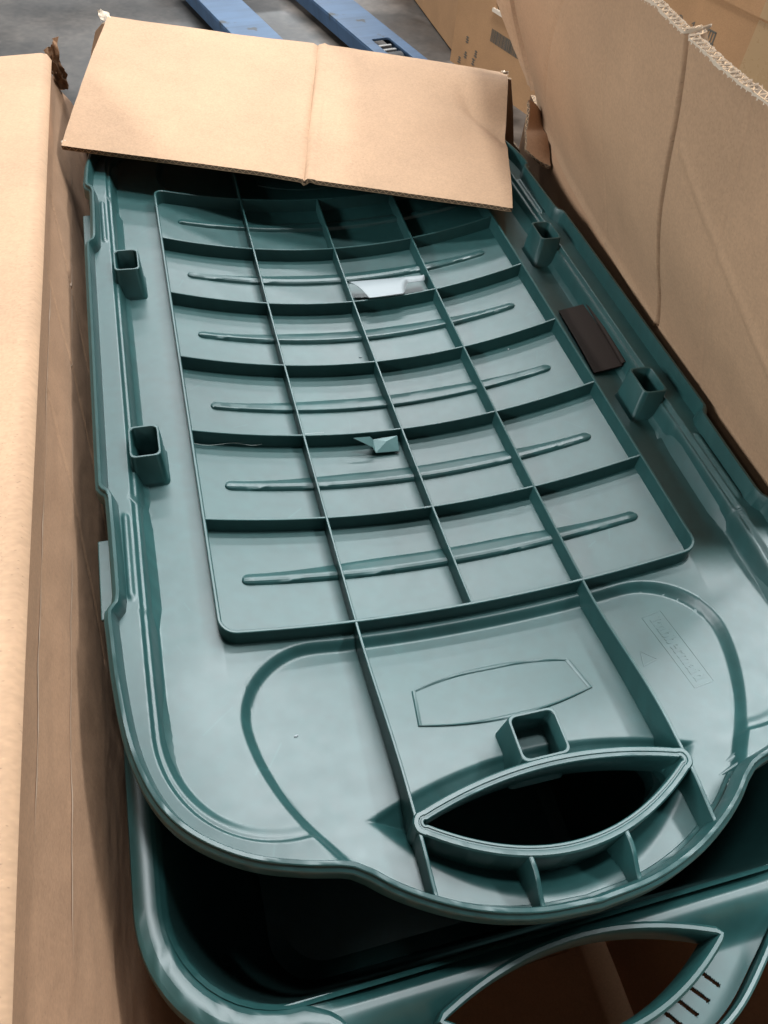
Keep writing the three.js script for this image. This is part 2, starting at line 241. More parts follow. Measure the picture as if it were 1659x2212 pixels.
  arc(hx - rr, z1 - rr, 0); addLine([hx - rr, z1], [-hx + rr, z1], 40); arc(-hx + rr, z1 - rr, Math.PI / 2); addLine([-hx, z1 - rr], [-hx, z0 + rr], 40); arc(-hx + rr, z0 + rr, Math.PI); addLine([-hx + rr, z0], [hx - rr, z0], 40); arc(hx - rr, z0 + rr, 1.5 * Math.PI); addLine([hx, z0 + rr], [hx, z1 - rr], 40);
  part('border_rib', wall(loop.reverse(), 0.0026, (x, z) => ribTop(x, z) + 0.0003, bot, true, 1.25), plastic, t);
  for (let k = 1; k <= 5; k++) part('cross_rib', wall(line([-0.1995, T[k]], [0.1995, T[k]], 48), 0.0022, ribTop, bot, false, 1.25), plastic, t);
  for (const x of [-BX, 0, BX]) part('long_rib', wall(line([x, z0 + 0.0005], [x, z1 - 0.0005], 60), 0.0022, (a, b) => ribTop(a, b) + 0.0005, bot, false, 1.25), plastic, t);
  // pressed bars between the cross ribs
  for (let k = 0; k < 6; k++) {
    const zc = [-0.0645, 0.0425, 0.1475, 0.2555, 0.3585, 0.4605][k], P = [], n = 70, sec = [[-0.0215, -0.0006], [-0.0206, 0.0002], [-0.0130, 0.0013], [-0.0050, 0.0029], [-0.0012, 0.0039], [0.0016, 0.0043], [0.0036, 0.0040], [0.0051, 0.0028], [0.0060, 0.0008], [0.0063, -0.0008]];
    for (let i = 0; i <= n; i++) { const u0 = -1 + 2 * i / n, u = Math.sign(u0) * (1 - (1 - Math.abs(u0)) ** 1.6), e = 1 - Math.abs(u), xx = Math.sign(u) * (0.178 - 0.178 * e); const endr = Math.sqrt(cl(1 - (1 - cl(e * 0.178 / 0.006, 0, 1)) ** 2, 0, 1)); const wd = (0.22 + 0.38 * ss(0, 0.75, e)) * Math.max(0.02, endr), ht = (0.80 + 0.20 * ss(0, 0.3, e)) * Math.max(0.05, endr); P.push(sec.map(([dz, h]) => { const zz = zc + 0.0015 + (dz < -0.0008 ? (-0.0023) * Math.max(0.05, endr) + (dz + 0.0008) * wd : (dz - 0.0015) * Math.max(0.05, endr)); return [xx, floorY(xx, zz) + BASE + (h < 0 ? h : h * ht), zz]; })); }
    part('raised_bar', creased(fromGrid(P.map((r) => r.slice().reverse())).toNonIndexed(), 0.9), plastic, t);
  }
  if (!full) for (const f of [1, -1]) { const Z = (z) => ZC + f * (z - ZC); let pp = ringPath().map(([x, z]) => [x, BASE, Z(z)]); if (f < 0) pp = pp.reverse(); part('handle_ring', sweep(pp, [[-0.0215, -0.046], [-0.0212, -0.034], [-0.019, -0.0325], [-0.016, -0.034], [-0.0158, -0.052]], true, true, 0.55), plastic, t); }
  if (full) {
    // corner sockets
    const tube = (cx, cz, w, d, top, base, flare) => {
      const rrp = (hw, hd, r) => { const q = []; for (const [sx, sz, a0] of [[1, 1, 0], [-1, 1, 1], [-1, -1, 2], [1, -1, 3]]) for (let i = 0; i <= 4; i++) { const a = (a0 + i / 4) * Math.PI / 2; q.push([sx * (hw - r) + r * Math.cos(a), sz * (hd - r) + r * Math.sin(a)]); } return q; };
      const lv = [[base - 0.002, flare + 0.0018, 0], [base + 0.0012, flare + 0.0008, 0], [base + 0.003, flare, 0], [top - 0.0005, 0, 0], [top, -0.0004, 0], [top, -0.0017, 0], [top - 0.0006, -0.0021, 0], [base + 0.001, -0.0021, 0]];
      const P = lv.map(([y, o]) => rrp(w / 2 + o, d / 2 + o, 0.0045).map(([x, z]) => [cx + x, y + BASE, cz + z]));
      return creased(fromGrid(P.map((r) => r), false, true).toNonIndexed(), 0.7);
    };
    for (const sx of [-1, 1]) for (const zc of [0.070, 0.334]) part('square_socket', tube(sx * 0.2385, zc, 0.0255, 0.0365, 0.0175, -0.018, 0.0018), plastic, t);
    for (const f of [1, -1]) {
      const Z = (z) => ZC + f * (z - ZC);
      // handle slot ring
      const path = ringPath();
      let pp = path.map(([x, z]) => [x, BASE, Z(z)]); if (f < 0) pp = pp.reverse();
      part('handle_ring', sweep(pp, [[-0.0075, -0.046], [-0.0072, -0.0014], [-0.0062, -0.0003], [-0.0036, 0], [-0.0030, -0.0010], [-0.0022, -0.0010], [-0.0018, -0.0002], [-0.0006, -0.0004], [0, -0.0012], [0.0002, -0.011], [-0.0066, -0.046]], true, true, 0.55), plastic, t);
      // ribs running on past the slot, and the webs in the trough
      for (const x of [-BX, BX]) {
        const tp = (a, b) => { const q = zn_(b); return mix(ribTop(a, T[6]), -0.0012, ss(T[6], 0.66, q)); };
        part('handle_rib', wall(line([x, Z(T[6] + 0.001)], [x, Z(0.6775)], 30), 0.0024, tp, bot, false, 1.4), plastic, t);
        part('handle_rib', wall(line([x, Z(0.6835)], [x, Z(0.7275)], 16), 0.0026, (a, b) => -0.0015 - 0.004 * ss(0.69, 0.727, zn_(b)), bot, false, 1.6), plastic, t);
      }
      for (const x of [-0.0335, 0.0335]) part('web', wall(line([x, Z(0.7145)], [x, Z(0.7465)], 14), 0.0030, (a, b) => -0.0010 - 0.0105 * ss(0.722, 0.746, zn_(b)), bot, false, 1.8), plastic, t);
      // square socket against the slot
      part('handle_socket', tube(0.0015, Z(0.6425), 0.036, 0.034, -0.0005, -0.038, 0.0024), plastic, t);
      // low barrel-shaped label field
      { const s = new THREE.Shape(), pts = []; for (let i = 0; i <= 16; i++) { const x = mix(-0.0675, 0.0640, i / 16); pts.push([x, 0.5675 + 0.0095 * ((x + 0.002) / 0.066) ** 2]); } for (let i = 0; i <= 16; i++) { const x = mix(0.0700, -0.0715, i / 16) * 1; pts.push([x, 0.6155 - 0.0090 * ((x + 0.002) / 0.070) ** 2]); }
        const P = [], offs = [[0, -0.001], [0.0002, 0.0007], [0.0010, 0.0013], [0.0022, 0.0012], [0.0034, 0.0004]]; const cx = -0.001, cz = 0.5915;
        for (const [o, h] of offs) P.push(pts.map(([x, z]) => { const l = Math.hypot(x - cx, (z - cz) * 2.2), k = 1 - o / Math.hypot(x - cx, z - cz) * 1.0; const X = cx + (x - cx) * k, Q = cz + (z - cz) * k; return [X, floorY(X, Z(Q)) + BASE + h, Z(Q)]; }));
        const g = fromGrid(f > 0 ? P.slice().reverse() : P, false, true).toNonIndexed(); part('label_field', creased(g, 0.9), plastic, t); }
    }
  }
  return t;
}
const lid = makeLid(true);
tag(lid, 'green plastic tote lid lying upside down with its ribbed underside showing, topmost', 'lid');
{ const low = makeLid(false); tag(low, 'green lid nested directly beneath the topmost upside down lid', 'lid'); low.position.y -= 0.0245; low.position.z -= 0.006; low.position.x += 0.001;
  const low2 = low.clone(); low2.name = numbered('tote_lid'); scene.add(low2); tag(low2, 'lowest green lid of the stack, just above the open tote', 'lid', 'stacked tote lids'); low2.position.y -= 0.0245; low2.position.z -= 0.010; }
// pressed maker's mark on the lid
{
  const font = await new FontLoader().loadAsync('fonts/droid/droid_serif_bold.typeface.json');
  const g = new TextGeometry('Rubbermaid', { font, size: 0.0095, depth: 0.00045, curveSegments: 3, bevelEnabled: false }); g.computeBoundingBox(); const w = g.boundingBox.max.x; g.translate(-w / 2, -0.0045, 0); g.rotateX(-Math.PI / 2); g.scale(0.062 / w, 1, 1);
  g.rotateY(-Math.PI / 2 + 0.12); g.translate(0.152, 0, 0.590); const p = g.attributes.position; for (let i = 0; i < p.count; i++) p.setY(i, p.getY(i) + floorY(p.getX(i), p.getZ(i)) + BASE - 0.00018); g.computeVertexNormals(); planarUV(g);
  part('lettering', g, plastic, lid, 'small raised maker name pressed into the plastic');
  const fr = []; for (const [x, z] of [[-0.035, -0.009], [0.035, -0.009], [0.035, 0.009], [-0.035, 0.009]]) { const a = -Math.PI / 2 + 0.12, c = Math.cos(a), s = Math.sin(a); fr.push([0.152 + x * c + z * s, 0.590 - x * s + z * c]); }
  const lp = []; for (let i = 0; i < 4; i++) for (let k = 0; k < 6; k++) lp.push([mix(fr[i][0], fr[(i + 1) % 4][0], k / 6), mix(fr[i][1], fr[(i + 1) % 4][1], k / 6)]);
  part('lettering_frame', wall(lp, 0.0009, (x, z) => floorY(x, z) + 0.0002, (x, z) => floorY(x, z) - 0.001, true), plastic, lid);
  const tri = []; for (let i = 0; i < 3; i++) { const a0 = i * 2.0944 + 0.3, a1 = (i + 1) * 2.0944 + 0.3; for (let k = 0; k < 5; k++) tri.push([0.124 + 0.008 * mix(Math.cos(a0), Math.cos(a1), k / 5), 0.593 + 0.008 * mix(Math.sin(a0), Math.sin(a1), k / 5)]); }
  part('recycling_mark', wall(tri, 0.0014, (x, z) => floorY(x, z) + 0.0002, (x, z) => floorY(x, z) - 0.001, true), plastic, lid);
}

// ---------------------------------------------------------------- the totes under the lids
const TC = 0.300, TY = -0.076;
function makeTote() {
  const t = thing('storage_tote', '', 'tote', [0, BASE + TY - 0.46, TC]);
  const rect = (hw, hl, r, n = 12) => { const q = []; for (const [sx, sz, a0] of [[1, 1, 0], [-1, 1, 1], [-1, -1, 2], [1, -1, 3]]) for (let i = 0; i <= n; i++) { const a = (a0 + i / n) * Math.PI / 2; q.push([sx * (hw - r) + r * Math.cos(a), sz * (hl - r) + r * Math.sin(a)]); } return q; };
  const lev = (hw, hl, r, y) => rect(hw, hl, r).map(([x, z]) => [x, BASE + TY + y, TC + z]);
  // body: inside, floor, outside
  const HW = 0.2615, HL = 0.4475;
  const inner = [lev(HW + 0.004, HL + 0.004, 0.083, -0.001), lev(HW + 0.0012, HL + 0.0012, 0.081, -0.0035), lev(HW, HL, 0.080, -0.010), lev(HW - 0.004, HL - 0.004, 0.078, -0.05), lev(HW - 0.055, HL - 0.055, 0.06, -0.42), lev(HW - 0.062, HL - 0.062, 0.055, -0.45), lev(HW - 0.08, HL - 0.08, 0.05, -0.4565)];
  const outer = [lev(HW - 0.08, HL - 0.08, 0.05, -0.46), lev(HW - 0.058, HL - 0.058, 0.06, -0.453), lev(HW - 0.051, HL - 0.051, 0.065, -0.42), lev(HW, HL, 0.082, -0.05), lev(HW + 0.0035, HL + 0.0035, 0.083, -0.006)];
  const gi = creased(fromGrid(inner, false, true).toNonIndexed(), 0.7), go = creased(fromGrid(outer, false, true).toNonIndexed(), 0.7);
  part('body', mergeGeometries([gi, go, capPoly(inner[6], false), capPoly(outer[0], true)]), plasticTote, t);
  // rolled rim: its path is the outer edge
  const qq = rect(0.284, 0.470, 0.098, 16).slice(0, 17).filter(([x]) => x > 0.181), lb = new THREE.CatmullRomCurve3([[0.172, 0.7725], [0.154, 0.7830], [0.128, 0.8030], [0.090, 0.8270], [0.048, 0.8405], [0, 0.8450]].map(([x, z]) => new THREE.Vector3(x, 0, z - TC)), false, 'centripetal').getPoints(30).map((p) => [p.x, p.z]);
  const qr = [...qq, ...lb], q = [...qr, ...qr.slice(0, -1).reverse().map(([x, z]) => [-x, z]), ...qr.map(([x, z]) => [-x, -z]), ...qr.slice(0, -1).reverse().map(([x, z]) => [x, -z])];
  const rimProf = [[-0.0200, -0.0030], [-0.0185, -0.0008], [-0.0160, 0.0006], [-0.0090, 0.0012], [-0.0040, 0.0006], [-0.0012, -0.0014], [0.0000, -0.0050], [0.0012, -0.026], [-0.0010, -0.026], [-0.0030, -0.0055], [-0.0090, -0.0022], [-0.0185, -0.0045]];
  part('rim', sweep(q.map(([x, z]) => [x, BASE + TY, TC + z]).reverse(), (p) => { const k = mix(0.28, 1, ss(0.150, 0.186, Math.abs(p[0]))); return rimProf.map(([o, h]) => [o * (o < -0.0035 ? k : 1), h]); }, true, true, 0.6), plasticTote, t);
  for (const f of [1, -1]) {
    const Z = (z) => TC + f * (z - TC);
    // handle flange beyond the rim, with the slot in it
    const sf = (x) => 0.7585 + 0.0205 * (x / 0.099) ** 2, sn = (x) => 0.8145 - 0.0315 * (x / 0.099) ** 2; const hp = []; for (let i = 0; i <= 30; i++) { const x = mix(-0.099, 0.099, i / 30); hp.push([x, sf(x)]); } hp.push([0.1015, 0.781]); for (let i = 0; i <= 30; i++) { const x = mix(0.099, -0.099, i / 30); hp.push([x, sn(x)]); } hp.push([-0.1015, 0.781]);
    const lx = lb.map((p) => p[0]).reverse(), lz = lb.map((p) => p[1] + TC - 0.0040).reverse(), edge = (x) => { const a = Math.abs(x); return a > 0.172 ? mix(0.7685, 0.7485, cl((a - 0.172) / 0.03, 0, 1)) : interp(a, lx, lz); };
    const slit = (x, z) => { for (const x0 of [0.050, 0.062, 0.074, 0.086]) { const dx = x - x0, dz = z - sn(x0) - 0.0062, a = dx * 0.62 + dz * 0.784, b = -dx * 0.784 + dz * 0.62; if (a > 0 && a < 0.015 && Math.abs(b) < 0.0015) return true; } return false; };
    const NX = 440, NZ = 120, pos = [], idx = []; for (let i = 0; i <= NX; i++) { const x = mix(-0.202, 0.202, i / NX), e = edge(x); for (let k = 0; k <= NZ; k++) { const z = mix(0.7478, e, k / NZ), y = BASE + TY - 0.0030 - 0.017 * ss(0.762, 0.790, z) * (1 - 0.6 * ss(0.12, 0.17, Math.abs(x))) - 0.010 * (1 - ss(0.7478, 0.7590, z)) * (1 - ss(0.14, 0.19, Math.abs(x))); pos.push(x, y, Z(z)); } }
    for (let i = 0; i < NX; i++) for (let k = 0; k < NZ; k++) { const a = i * (NZ + 1) + k, b = a + NZ + 1; const cx = (pos[3 * a] + pos[3 * b + 3]) / 2, cz = Z((pos[3 * a + 2] + pos[3 * b + 5]) / 2); if ((Math.abs(cx) < 0.1015 && cz > sf(cx) - 0.0022 && cz < sn(cx) + 0.0022) || slit(cx, cz)) continue; f > 0 ? idx.push(a, a + 1, b, b, a + 1, b + 1) : idx.push(a, b, a + 1, b, b + 1, a + 1); }
    const g = new THREE.BufferGeometry(); g.setAttribute('position', new THREE.Float32BufferAttribute(pos, 3)); g.setIndex(idx); g.computeVertexNormals(); const gl = g.clone(); gl.translate(0, -0.0025, 0); part('handle', mergeGeometries([planarUV(g), planarUV(gl)]), plasticTote, t);
    let pp = hp.map(([x, z]) => [x, BASE + TY, Z(z)]); if (f < 0) pp = pp.reverse();
    part('handle_ring', sweep(pp, [[-0.0046, -0.026], [-0.0034, 0.0016], [-0.0018, 0.003], [0.0006, 0.003], [0.0016, 0.0018], [0.0022, -0.030], [0.0004, -0.030]], true, true, 0.7), plasticTote, t);
  }
  return t;
}
const tote = makeTote();
tag(tote, 'open green storage tote with a long handle slot, under the stacked lids', 'tote');
{ const g = boxAt(0.46, 0.245, 0.82, 0, 0.1405, TC, 0.004); const m = part('inner_carton', g, kraftOld, null); tag(m, 'flat closed carton under the green tote inside the large carton', 'carton'); }

// ---------------------------------------------------------------- the carton round them
const FLY = -BASE;                                    // floor level in lid heights
const box = thing('open_carton', 'large open cardboard carton holding the green lids and totes', 'carton', [0, 0, 0.25]);
const nz = (a, b, s) => fbm(((a % 1) + 1) % 1, ((b % 1) + 1) % 1, 6, 6, 4, s) - 0.5;
const TH = 0.0062;
// left wall: top edge rises towards the viewer, three long creases, torn away at its far end
const leftTop = (z) => interp(z, [-0.35, -0.30, 0.05, 0.30, 0.58, 0.95], [0.060, 0.068, 0.090, 0.104, 0.114, 0.124]);
{
  const f = (u, v) => {
    const z0 = mix(-0.305, 0.885, u), top = leftTop(z0) - 0.004, dep = v < 0.5 ? v / 0.5 * 0.32 : 0.32 + (v - 0.5) / 0.5 * (top - FLY - 0.012 - 0.32), Y = top - dep;
    const zf = -0.195 * ss(0.0, 0.17, dep) - 0.02 * nz(dep * 3, 0.2, 5); const z = z0 + zf * (1 - u) ** 6;
    let x = -0.3068 - 0.0040 * ss(0.15, 0.75, z); x += interp(dep, [0, 0.045, 0.108, 0.2, 0.35, 0.9], [0.0010, 0.0005, 0.0062, 0.0105, 0.0110, 0.006]);
    x += (0.004 * nz(z * 0.8, dep * 0.8, 7) + 0.0022 * nz(z * 2.3 + 0.4, dep * 1.9, 57) + 0.0012 * nz(z * 4.1, dep * 4.5, 58)) * ss(0, 0.05, dep);
    for (const [za, da, zb, db, k] of [[-0.02, 0.04, 0.12, 0.17, 0.0022], [0.12, 0.02, 0.32, 0.26, 0.0026], [0.30, 0.05, 0.46, 0.22, 0.002]]) { const ex = zb - za, ey = db - da, wx = z - za, wy = dep - da, tt = cl((wx * ex + wy * ey) / (ex * ex + ey * ey), 0, 1), d = Math.hypot(wx - ex * tt, wy - ey * tt); x -= 0.85 * k * Math.exp(-((d / 0.0022) ** 2)); }
    return [x, Y, z];
  };
  const w = addBoard('wall', board((u, v) => f(u, 1 - v), 540, 170, -TH, 1.28, 0.9), kraftOld, cutEdge, box, 'creased left wall with worn fold lines');
  // worn paper along the creases
  for (const [dep, z0, z1, wd] of [[0.108, -0.20, 0.72, 0.0011], [0.045, 0.10, 0.74, 0.0008]]) {
    const P = []; const n = 500; for (let i = 0; i <= n; i++) { const z = mix(z0, z1, i / n), e = ss(0, 0.08, i / n) * ss(0, 0.08, 1 - i / n) * (0.04 + cl(2.6 * (nz(z * 1.7, dep * 3, 3) + 0.12), 0, 1) * (0.5 + 1.6 * (nz(z * 16, dep * 7, 6) + 0.3))), top = leftTop(z); const at = (d) => { const u = (z + 0.305) / 1.19; const p = f(u, d / 0.32 * 0.5); return [p[0] + 0.0006, p[1] + BASE, p[2]]; }; P.push([at(dep - wd * e), at(dep + wd * e)]); }
    part('worn_paper', fromGrid(P), wornLine, w);
  }
}
// right wall and its standing flap
const HZ = [-0.3, -0.19, -0.03, 0.085, 0.25, 0.37, 0.48, 0.98], HX = [0.352, 0.336, 0.313, 0.302, 0.293, 0.290, 0.289, 0.292], HYY = [0.030, 0.028, 0.024, 0.022, 0.016, 0.012, 0.010, 0.010];
const hinge = (z) => [interp(z, HZ, HX), interp(z, HZ, HYY), z];
{
  const f = (u, v) => { const z = mix(-0.262, 0.885, u), h = hinge(z), dep = v < 0.4 ? v / 0.4 * 0.12 : 0.12 + (v - 0.4) / 0.6 * (h[1] - FLY - 0.132); return [h[0] + 0.003 + 0.004 * nz(z, dep, 9), h[1] - 0.005 - dep, z]; };
  addBoard('wall', board(f, 90, 40, -TH, 1.24, 0.82), kraftOld, cutEdge, box, 'right wall beside the lid rim');
}
const LEAN = [-0.3072, 0.9516, 0];
const RF = (z, s) => {
  const h = hinge(z); let o = 0;
  for (const [zc, k, w] of [[0.250, 0.0140, 0.0022], [0.10, 0.0010, 0.003], [0.345, 0.0012, 0.003]]) o -= k * Math.exp(-(((z - zc - 0.006 * Math.sin(s * 9)) / w) ** 2));
  o += 0.010 * ss(0, 0.14, s) * (1 - ss(0.14, 0.29, s)) + 0.009 * nz(z * 0.7 + 0.3, s * 0.9, 11) * ss(0, 0.08, s);
  // a crumpled crease across the far upper corner and one near the right
  const d1 = Math.abs((z + 0.13) * 0.80 - (s - 0.075) * 0.6); if (z > -0.16 && z < 0.10) o -= 0.0016 * Math.exp(-((d1 / 0.003) ** 2));
  const d2 = Math.abs((z - 0.36) * 0.45 + (s - 0.17) * 0.89); if (z > 0.27) o += 0.0016 * Math.exp(-((d2 / 0.004) ** 2));
  return [h[0] + LEAN[0] * s - 0.9516 * o * 1, h[1] + LEAN[1] * s - 0.307 * o, z];
};
const rfTop = (z) => 0.291 + 0.004 * nz(z * 3, 0.7, 13) + 0.010 * ss(0.25, 0.45, z) - 0.004 * ss(0.2, 0.17, z);
{
  const f = (u, v) => { const z0 = mix(-0.214, 0.52, u), s = mix(-0.009, rfTop(z0), v), p = RF(z0 - (1 - u) ** 10 * 0.52 * Math.max(0, s) - u ** 10 * 0.24 * Math.max(0, s), Math.max(0, s)); if (s < 0) { p[1] += s; } return p; };
  const m = addBoard('flap', board((u, v) => f(u, 1 - v), 520, 60, -0.0058, 0.74, 0.29), kraft, cutEdge, box, 'right flap standing up and leaning inward, torn along its top');
  // torn top: ragged corrugated core and frayed liners
  const P = [], Q = []; const n = 700; let jag = 0;
  for (let i = 0; i <= n; i++) { const z = mix(0.02, 0.446, i / n), s = rfTop(z), p = RF(z, s), fr = 0.5 + nz(z * 7, 0.1, 17), w = Math.abs(((i / 11.0 + 0.25 * Math.sin(i * 0.05)) % 1) * 2 - 1) * 0.0058; jag = mix(jag, rnd(), 0.22); const hgt = 0.0006 + 0.0042 * fr * jag * jag * 1.6; P.push([[p[0] + 0.9516 * w, p[1] + 0.307 * w + BASE - 0.003, z], [p[0] + 0.9516 * w + LEAN[0] * hgt, p[1] + 0.307 * w + BASE + hgt, z]]); }
  part('torn_edge', fromGrid(P), paperTorn, m, 'pale torn corrugation');
  for (const o of [-0.0003, 0.0061]) { const R = []; for (let i = 0; i <= n; i++) { const z = mix(0.0, 0.446, i / n), s = rfTop(z), p = RF(z, s), fr = cl(0.6 + 2.2 * nz(z * 11 + o * 40, 0.4, 19), 0, 1.4), h0 = -0.0006 - 0.0030 * fr * fr, h1 = 0.0004 + 0.0022 * fr * rnd(); R.push([[p[0] + 0.9516 * o + LEAN[0] * h0, p[1] + 0.307 * o + h0 + BASE, z], [p[0] + 0.9516 * (o - Math.sign(0.003 - o) * 0.0008 * fr) + LEAN[0] * h1, p[1] + 0.307 * o + h1 + BASE, z]]); } part('frayed_liner', fromGrid(R), paperTorn, m, 'frayed pale paper along the tear'); }
  // the strip of the far corner that tore off with this flap, bent back
  const st = (u, v) => { const s = mix(0.020, 0.30, v), z = -0.214 - 0.52 * s * 1.0, a = RF(z, s); const w = u * (0.006 + 0.052 * ss(-0.05, 0.20, s)); return [a[0] - w * 0.25 + 0.004 * Math.sin(u * 3), a[1] + 0.002 * nz(u, v * 2, 3), a[2] - w * 0.95 - 0.004 * nz(v * 4, 0.3, 23) * u]; };
  addBoard('torn_strip', board(st, 12, 40, 0.0055, 0.05, 0.28), kraft, kraft, m, 'narrow strip bent round the torn far corner');
  const tp = (u, v) => { const A = [0.308, 0.046, -0.188], B = [0.288, 0.012, -0.125], C2 = [0.334, 0.026, -0.196], D = [0.322, -0.002, -0.105]; const k = (i) => mix(mix(A[i], B[i], v), mix(C2[i], D[i], v), u); return [k(0), k(1) + 0.004 * Math.sin(v * 9 + u * 3), k(2)]; };
  addBoard('torn_corner', board(tp, 14, 20, 0.005, 0.04, 0.09), kraftOld, cutEdge, m, 'dangling torn corner piece');
}
// far wall and the far flap folded in over the lid
const FH = (u) => [mix(-0.227, 0.309, u), 0.050, mix(-0.468, -0.271, u)];
{
  const f = (u, v) => { const x = mix(-0.300, 0.350, u), z = -0.271 + (x - 0.309) * 0.3675, top = 0.046 - 0.15 * ss(-0.235, -0.30, x) - 0.10 * ss(0.315, 0.345, x), Y = mix(top, FLY + 0.012, v); return [x, Y, z - 0.004]; };
  addBoard('wall', board(f, 60, 30, TH, 0.66, 0.84), kraftOld, cutEdge, box, 'far wall with torn corners');
  const N0 = [-0.298, 0.0235, -0.157], N1 = [0.212, 0.0165, 0.025];
  const g = (u, v) => {
    const a = FH(u), b = [0, 1, 2].map((i) => mix(N0[i], N1[i], u)); const p = [0, 1, 2].map((i) => mix(a[i], b[i], v));
    let y = 0.005 * Math.sin(v * Math.PI) - 0.006 * ss(0.85, 1, v) * 0; const uc = mix(0.525, 0.535, v);
    y -= 0.0042 * Math.exp(-(((u - uc) / 0.0055) ** 2)); y += 0.0020 * Math.exp(-(((u - uc - 0.014) / 0.006) ** 2));
    // right part sinks in a soft curl, the far right corner stays up in a ridge
    y -= 0.022 * ss(0.66, 1.0, u) * ss(0.06, 0.34, v) * (1 - ss(0.45, 1.0, v)); y -= 0.004 * ss(0.8, 1, u) * (1 - ss(0.0, 0.10, v));
    y += 0.005 * nz(u * 0.7 + 0.1, v * 0.5, 29);
    const cr = Math.abs((u - 0.93) * 0.55 - (v - 0.32) * 0.31); if (u > 0.86) y -= 0.006 * Math.exp(-((cr / 0.02) ** 2)) * ss(0.86, 0.92, u);
    return [p[0], p[1] + y, p[2]];
  };
  const m = addBoard('flap', board((u, v) => g(u, 1 - v), 150, 70, -0.0055, 0.56, 0.31), kraft, cutEdge, box, 'far flap folded in over the lid, creased down its middle');
  // torn bits of paper at its corners
  const scrap = (c, sz, s, lab) => { const pts = []; for (let i = 0; i <= 6; i++) { pts.push([]); for (let j = 0; j <= 6; j++) { const a = (i / 6 - 0.5), b = (j / 6 - 0.5); pts[i].push([c[0] + sz * a * (1 - 0.6 * Math.abs(b)) + 0.006 * nz(i * 0.13, j * 0.17, s), c[1] + BASE + sz * 0.5 * b + 0.012 * nz(i * 0.19 + 0.3, j * 0.15, s + 2), c[2] + sz * 0.5 * a - sz * 0.6 * b + 0.010 * nz(i * 0.11, j * 0.21, s + 5)]); } } part('torn_paper', fromGrid(pts), paperTorn, m, lab); };
  scrap([-0.232, 0.056, -0.470], 0.018, 3, 'torn paper tuft at the far left corner'); scrap([-0.292, 0.027, -0.162], 0.010, 13, 'torn paper at the near left corner'); scrap([0.305, 0.052, -0.270], 0.008, 23, 'torn paper at the far right corner');
}
// left flap folded outward
{
  const R0 = 0.0035, f = (u, v) => { const z0 = mix(-0.300, 0.98, u), y = leftTop(z0), sl = v * 0.31, q = R0 * 1.45; let x, Y; if (sl < q) { const a = sl / R0; x = -0.3050 - R0 * (1 - Math.cos(a)); Y = y - R0 + R0 * Math.sin(a); } else { const r = sl - q, x0 = -0.3050 - R0 * (1 - Math.cos(1.45)), y0 = y - R0 + R0 * Math.sin(1.45); x = x0 - r; Y = y0 - 0.12 * r + 0.004 * nz(z0 * 0.6, r * 1.2, 33) * ss(0, 0.05, r) - 0.05 * ss(0.1, 0.3, r); } return [x - 0.0006 - 0.0040 * ss(0.15, 0.75, z0), Y, z0 - 0.10 * sl * (1 - u) ** 8]; };
  const m = addBoard('flap', board((u, v) => f(u, 1 - v), 140, 90, -0.0055, 1.28, 0.3), kraft, cutEdge, box, 'left flap folded outward over the wall');
  const c = [-0.299, 0.064, -0.318], pts = []; for (let i = 0; i <= 10; i++) { pts.push([]); for (let j = 0; j <= 14; j++) { const a = i / 10, b = j / 14; pts[i].push([c[0] - 0.010 + 0.016 * a + 0.012 * nz(i * 0.13, j * 0.11, 41), c[1] + BASE - 0.07 * b + 0.006 * nz(i * 0.2, j * 0.1, 45) + 0.012 * (1 - b) * a, c[2] - 0.012 - 0.055 * b * b + 0.014 * nz(i * 0.17, j * 0.13, 43) - 0.012 * a * (1 - b)]); } }
  part('torn_paper', fromGrid(pts), kraftOld, m, 'crumpled torn corner of the left wall');
}
part('wall', boxAt(0.622, BASE + 0.02, TH, -0.008, (BASE + 0.02) / 2 + 0.008, 0.890, 0.001), kraftOld, box);
part('carton_floor', boxAt(0.606, 0.006, 1.14, -0.008, 0.007, 0.312, 0.001), kraftOld, box);

